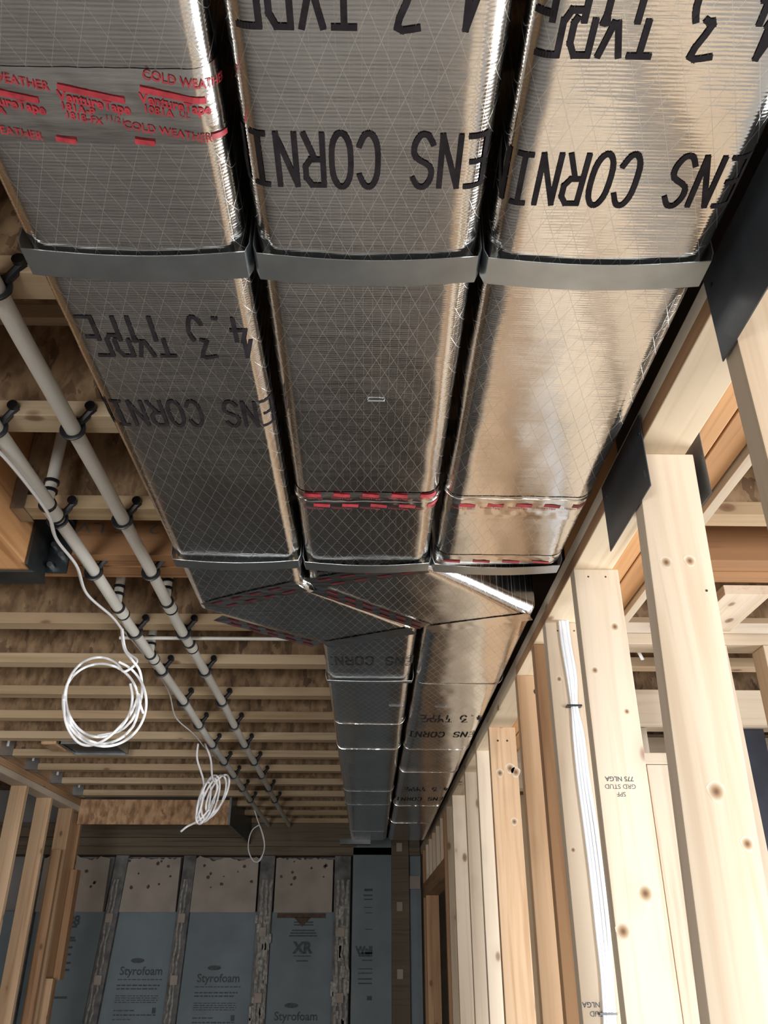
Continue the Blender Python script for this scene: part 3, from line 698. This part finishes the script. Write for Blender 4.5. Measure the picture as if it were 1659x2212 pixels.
o=MB().box(-2.2,-2.075,2.3,6.40,zj,zj+JD-.002,.0).build('rim_beam',BROWN[1]); tag(o,'dark rim beam above the left stud wall that carries the joist hangers','beam')
# duct boot at the left
t=thing('register_boot','dark sheet metal register boot between joists at far left','vent',(-1.78,4.45,zj-.02))
P=[atz(62,1598,zj-.012),atz(140,1598,zj-.012),atz(168,1623,zj-.012),atz(84,1622,zj-.012)]
mb=MB(); x0,x1=-1.62,-1.33; y0,y1=4.43,4.70
mb.box(x0,x0+.006,y0,y1,zj-.012,zj+.06).box(x1-.006,x1,y0,y1,zj-.012,zj+.06).box(x0,x1,y0,y0+.004,zj-.012,zj+.06).box(x0,x1,y1-.008,y1,zj-.014,zj+.06); mb.build('rim',GALV,t)
MB().box(x0+.01,x1-.01,y0+.01,y1-.01,zj-.004,zj+.0).build('opening',DKMETAL,t)
o=MB().box(-1.72,-1.64,4.43,4.62,zj-.014,zj+.05,.01).build('wood_block',OR); tag(o,'rounded wood block left of the register boot','board')

# ------------------------------------------------------------------ far foam wall
yw=7.6
for k,(a,b,l) in enumerate(((.735,.80,'lowest'),(.802,.87,'middle'),(.872,.982,'topmost'))):
    o=MB().box(-3.6,.44,7.50+(.012 if k==1 else 0),7.70,a,b,.004).build('sill_beam',OLD); tag(o,'%s of the dark sill timbers above the foam wall'%l,'beam','sill timbers')
o=MB().box(-1.0,-.1,7.47,7.5,.80,.982,.0).build('rim_board',OLD); tag(o,'dark rim board behind the farthest joists','board')
bays=[(-3.6,-2.80),(-2.72,-2.17),(-2.05,-1.575),(-1.46,-.92),(-.77,-.29)]
blab=['hidden mostly behind the left wall studs','left of the first furring strip past the left wall','between the first and second clear furring strips','between the second and third clear furring strips','with a dark gap under its beige strip']
def txt_block(par,x,z,y,scale,top=None):
    mb=MB(); M=lambda ox,oz:(lambda u,v:(x+ox+u,y,z+oz+v))
    fonttext(mb,'Styrofoam',.082*scale,M(0,0),1.,.0018)
    n=20; pts=[(x-.04+.055*math.cos(2*PI*k/n),y+.001,z+.075+.018*math.sin(2*PI*k/n)) for k in range(n)]; mb.prism(pts,(0,.0005,0))
    rows=[(-.058,.36,.007),(-.098,.34,.010),(-.122,.32,.010),(-.17,.34,.006),(-.185,.34,.006),(-.20,.34,.006),(-.215,.33,.006),(-.27,.16,.008),(-.30,.34,.009),(-.33,.14,.006),(-.37,.30,.007)]
    for dz,w,hh in rows:
        xx=x-.18
        while xx<x-.18+w:
            ww=random.uniform(.015,.045); mb.box(xx,min(xx+ww,x-.18+w),y,y+.0008,z+dz-hh/2,z+dz+hh/2); xx+=ww+.007
    mb.box(x+.12,x+.15,y,y+.0008,z-.29,z-.25)
    mb.build('printed_text',INKG,par)
for i,(a,b) in enumerate(bays):
    o=MB().box(a-.05,b+.05,yw+.01,yw+.06,FZ,.31,.0).build('foam_board',BLUE,None,False); tag(o,'blue foam board '+blab[i],'foam board','blue foam boards of the far wall')
    if i>=1:
        # beige upper piece with a ragged top edge
        pts=[(a,yw-.02,.305)]; 
        n=26
        top=[(a+(b-a)*k/n,yw-.02,.705+.018*random.random()+(.015 if i%2 else 0)*math.sin(k*.6)) for k in range(n+1)]
        P=[(a,yw-.02,.305),(b,yw-.02,.305)]+top[::-1]
        mb=MB().prism(P,(0,.06,0)); q=mb.build('foam_strip',BEIGE); tag(q,'ragged beige foam piece '+blab[i],'foam board','beige foam pieces under the sill')
        for k in range(9):
            x=random.uniform(a+.04,b-.04); z=random.uniform(.45,.70); r=random.uniform(.006,.016)
            MB().prism([(x+r*math.cos(t_),yw-.0215,z+r*random.uniform(.6,1.3)*math.sin(t_)) for t_ in [2*PI*j/8 for j in range(8)]],(0,.001,0)).build('stain',MOULD,q)
    blab_o=o
    yt=yw+.0085
    if i==2: txt_block(o,-1.80,-.12,yt,1.)
    if i==3: txt_block(o,-1.18,-.17,yt,1.)
    if i==4:
        txt_block(o,-.55,-.43,yt,1.)
        mb=MB(); x=-.52
        fonttext(mb,'XR',.11,lambda u,v:(x+u,yt,.045+v),1.,.006)
        mb.box(x-.07,x+.07,yt,yt+.001,-.015,-.008)
        for zz,w in ((.235,.15),(.215,.15),(.175,.17),(.155,.19),(.135,.20),(-.045,.10)):
            mb.box(x-w/1.5+.02,x+w/1.5-.02,yt,yt+.001,zz-.006,zz+.004)
        mb.build('printed_text',INKG,o)
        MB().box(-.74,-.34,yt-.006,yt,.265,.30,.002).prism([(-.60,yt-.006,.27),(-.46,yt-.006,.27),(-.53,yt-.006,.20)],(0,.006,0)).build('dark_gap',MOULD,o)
    if i==1:
        mb=MB()
        for dz in (.20,.12,.10,.05,0,-.06,-.11,-.3):
            mb.box(-2.46,-2.46+random.uniform(.08,.14),yt,yt+.001,dz-.01,dz+.006)
        fonttext(mb,'88',.10,lambda u,v:(-2.40+u,yt,.24+v),1.,.004); mb.build('printed_text',INKG,o)
strips=[(-2.80,-2.72,0),(-2.16,-2.055,.045),(-1.565,-1.465,.02),(-.905,-.785,.005),(-.275,-.14,0)]
sl=['behind the left wall studs','first clear strip right of the left wall','second clear strip right of the left wall','third clear strip, heavily smeared with adhesive','beside the tall blue board at the duct']
for i,(a,b,ln) in enumerate(strips):
    t=thing('furring_strip','grey furring strip on the foam wall, '+sl[i],'furring strip',(a,yw-.05,FZ),'furring strips of the far wall')
    sh=lambda x,y,z,ln=ln:(x+ln*z*1.4,y,z)
    MB().box(a,b,yw-.045,yw+.0095,FZ,.735,.003).shear(sh).build('strip_body',STRIP,t)
    # ragged ridges of adhesive
    mb=MB(); 
    for s_ in range(3 if i>=3 else 2):
        xx=a+(b-a)*(.25+.3*s_); pts=[(xx+random.uniform(-.008,.008)+ln*z*1.4,yw-.05,z) for z in [-1.0+k*.05 for k in range(32)]]
        mb.tube(pts,.007,6,rx=.010+.006*(i>=3))
    if i>=3:
        for k in range(26):
            z=random.uniform(-.7,.35); x=random.uniform(a,b); w=random.uniform(.008,.022); mb.box(x-w,x+w,yw-.056,yw-.04,z,z+random.uniform(.04,.12),.003)
    mb.build('adhesive',GLUE,t,True)
    for z in ((.26,-.18) if i<3 else (.16,-.30)):
        MB().box((a+b)/2-.03+ln*z,(a+b)/2+.03+ln*z,yw-.075,yw-.044,z-.035,z+.035,.006).build('spacer_block',BEIGE,t)
# right end of the far wall
o=MB().box(-.12,.199,yw-.1,yw+.05,FZ,.979,.0).build('foam_board',BLUE); tag(o,'tall blue foam board under the duct ends','foam board')
mb=MB(); yt=yw-.1015
for z,w,hh in ((.47,.07,.02),(.43,.075,.012),(.40,.07,.010),(.34,.07,.006),(.30,.06,.006),(.18,.06,.006),(.0,.11,.03),(-.04,.08,.01),(-.10,.11,.008),(-.13,.11,.008),(-.17,.11,.010),(-.20,.11,.01),(-.30,.04,.03)):
    mb.box(.045-w,.045,yt,yt+.001,z-hh/2,z+hh/2)
fonttext(mb,'Wall',.07,lambda u,v:(-.02+u,yt,.03+v),1.,.004); mb.build('printed_text',INKG,o)
t=thing('dark_post','dark post with pale blocks between the two right foam boards','post',(.20,yw-.14,FZ))
MB().box(.20,.344,yw-.13,yw+.05,FZ,.979,.003).build('post_body',OLD,t)
for z in (.80,.35,-.13): MB().box(.24,.29,yw-.15,yw-.129,z-.04,z+.03,.006).build('pale_block',BEIGE,t)
o=MB().box(.345,.446,yw-.05,yw+.05,FZ,.979,.0).build('foam_board',BLUE); tag(o,'narrow blue foam board between the dark post and the right wall','foam board')
o=MB().box(.345,.44,yw-.08,yw-.045,.48,.58,.003).build('foam_scrap',BEIGE); tag(o,'small beige square on the narrow blue board','foam board')
t=MB().box(-.20,.02,6.38,6.46,.70,.735,.0).build('wall_bracket',RUBBER); tag(t,'dark block under the far end of the left duct','bracket')
for o in bpy.data.objects:
    if '_o' in o: del o['_o']
print('scene built',len(bpy.data.objects))
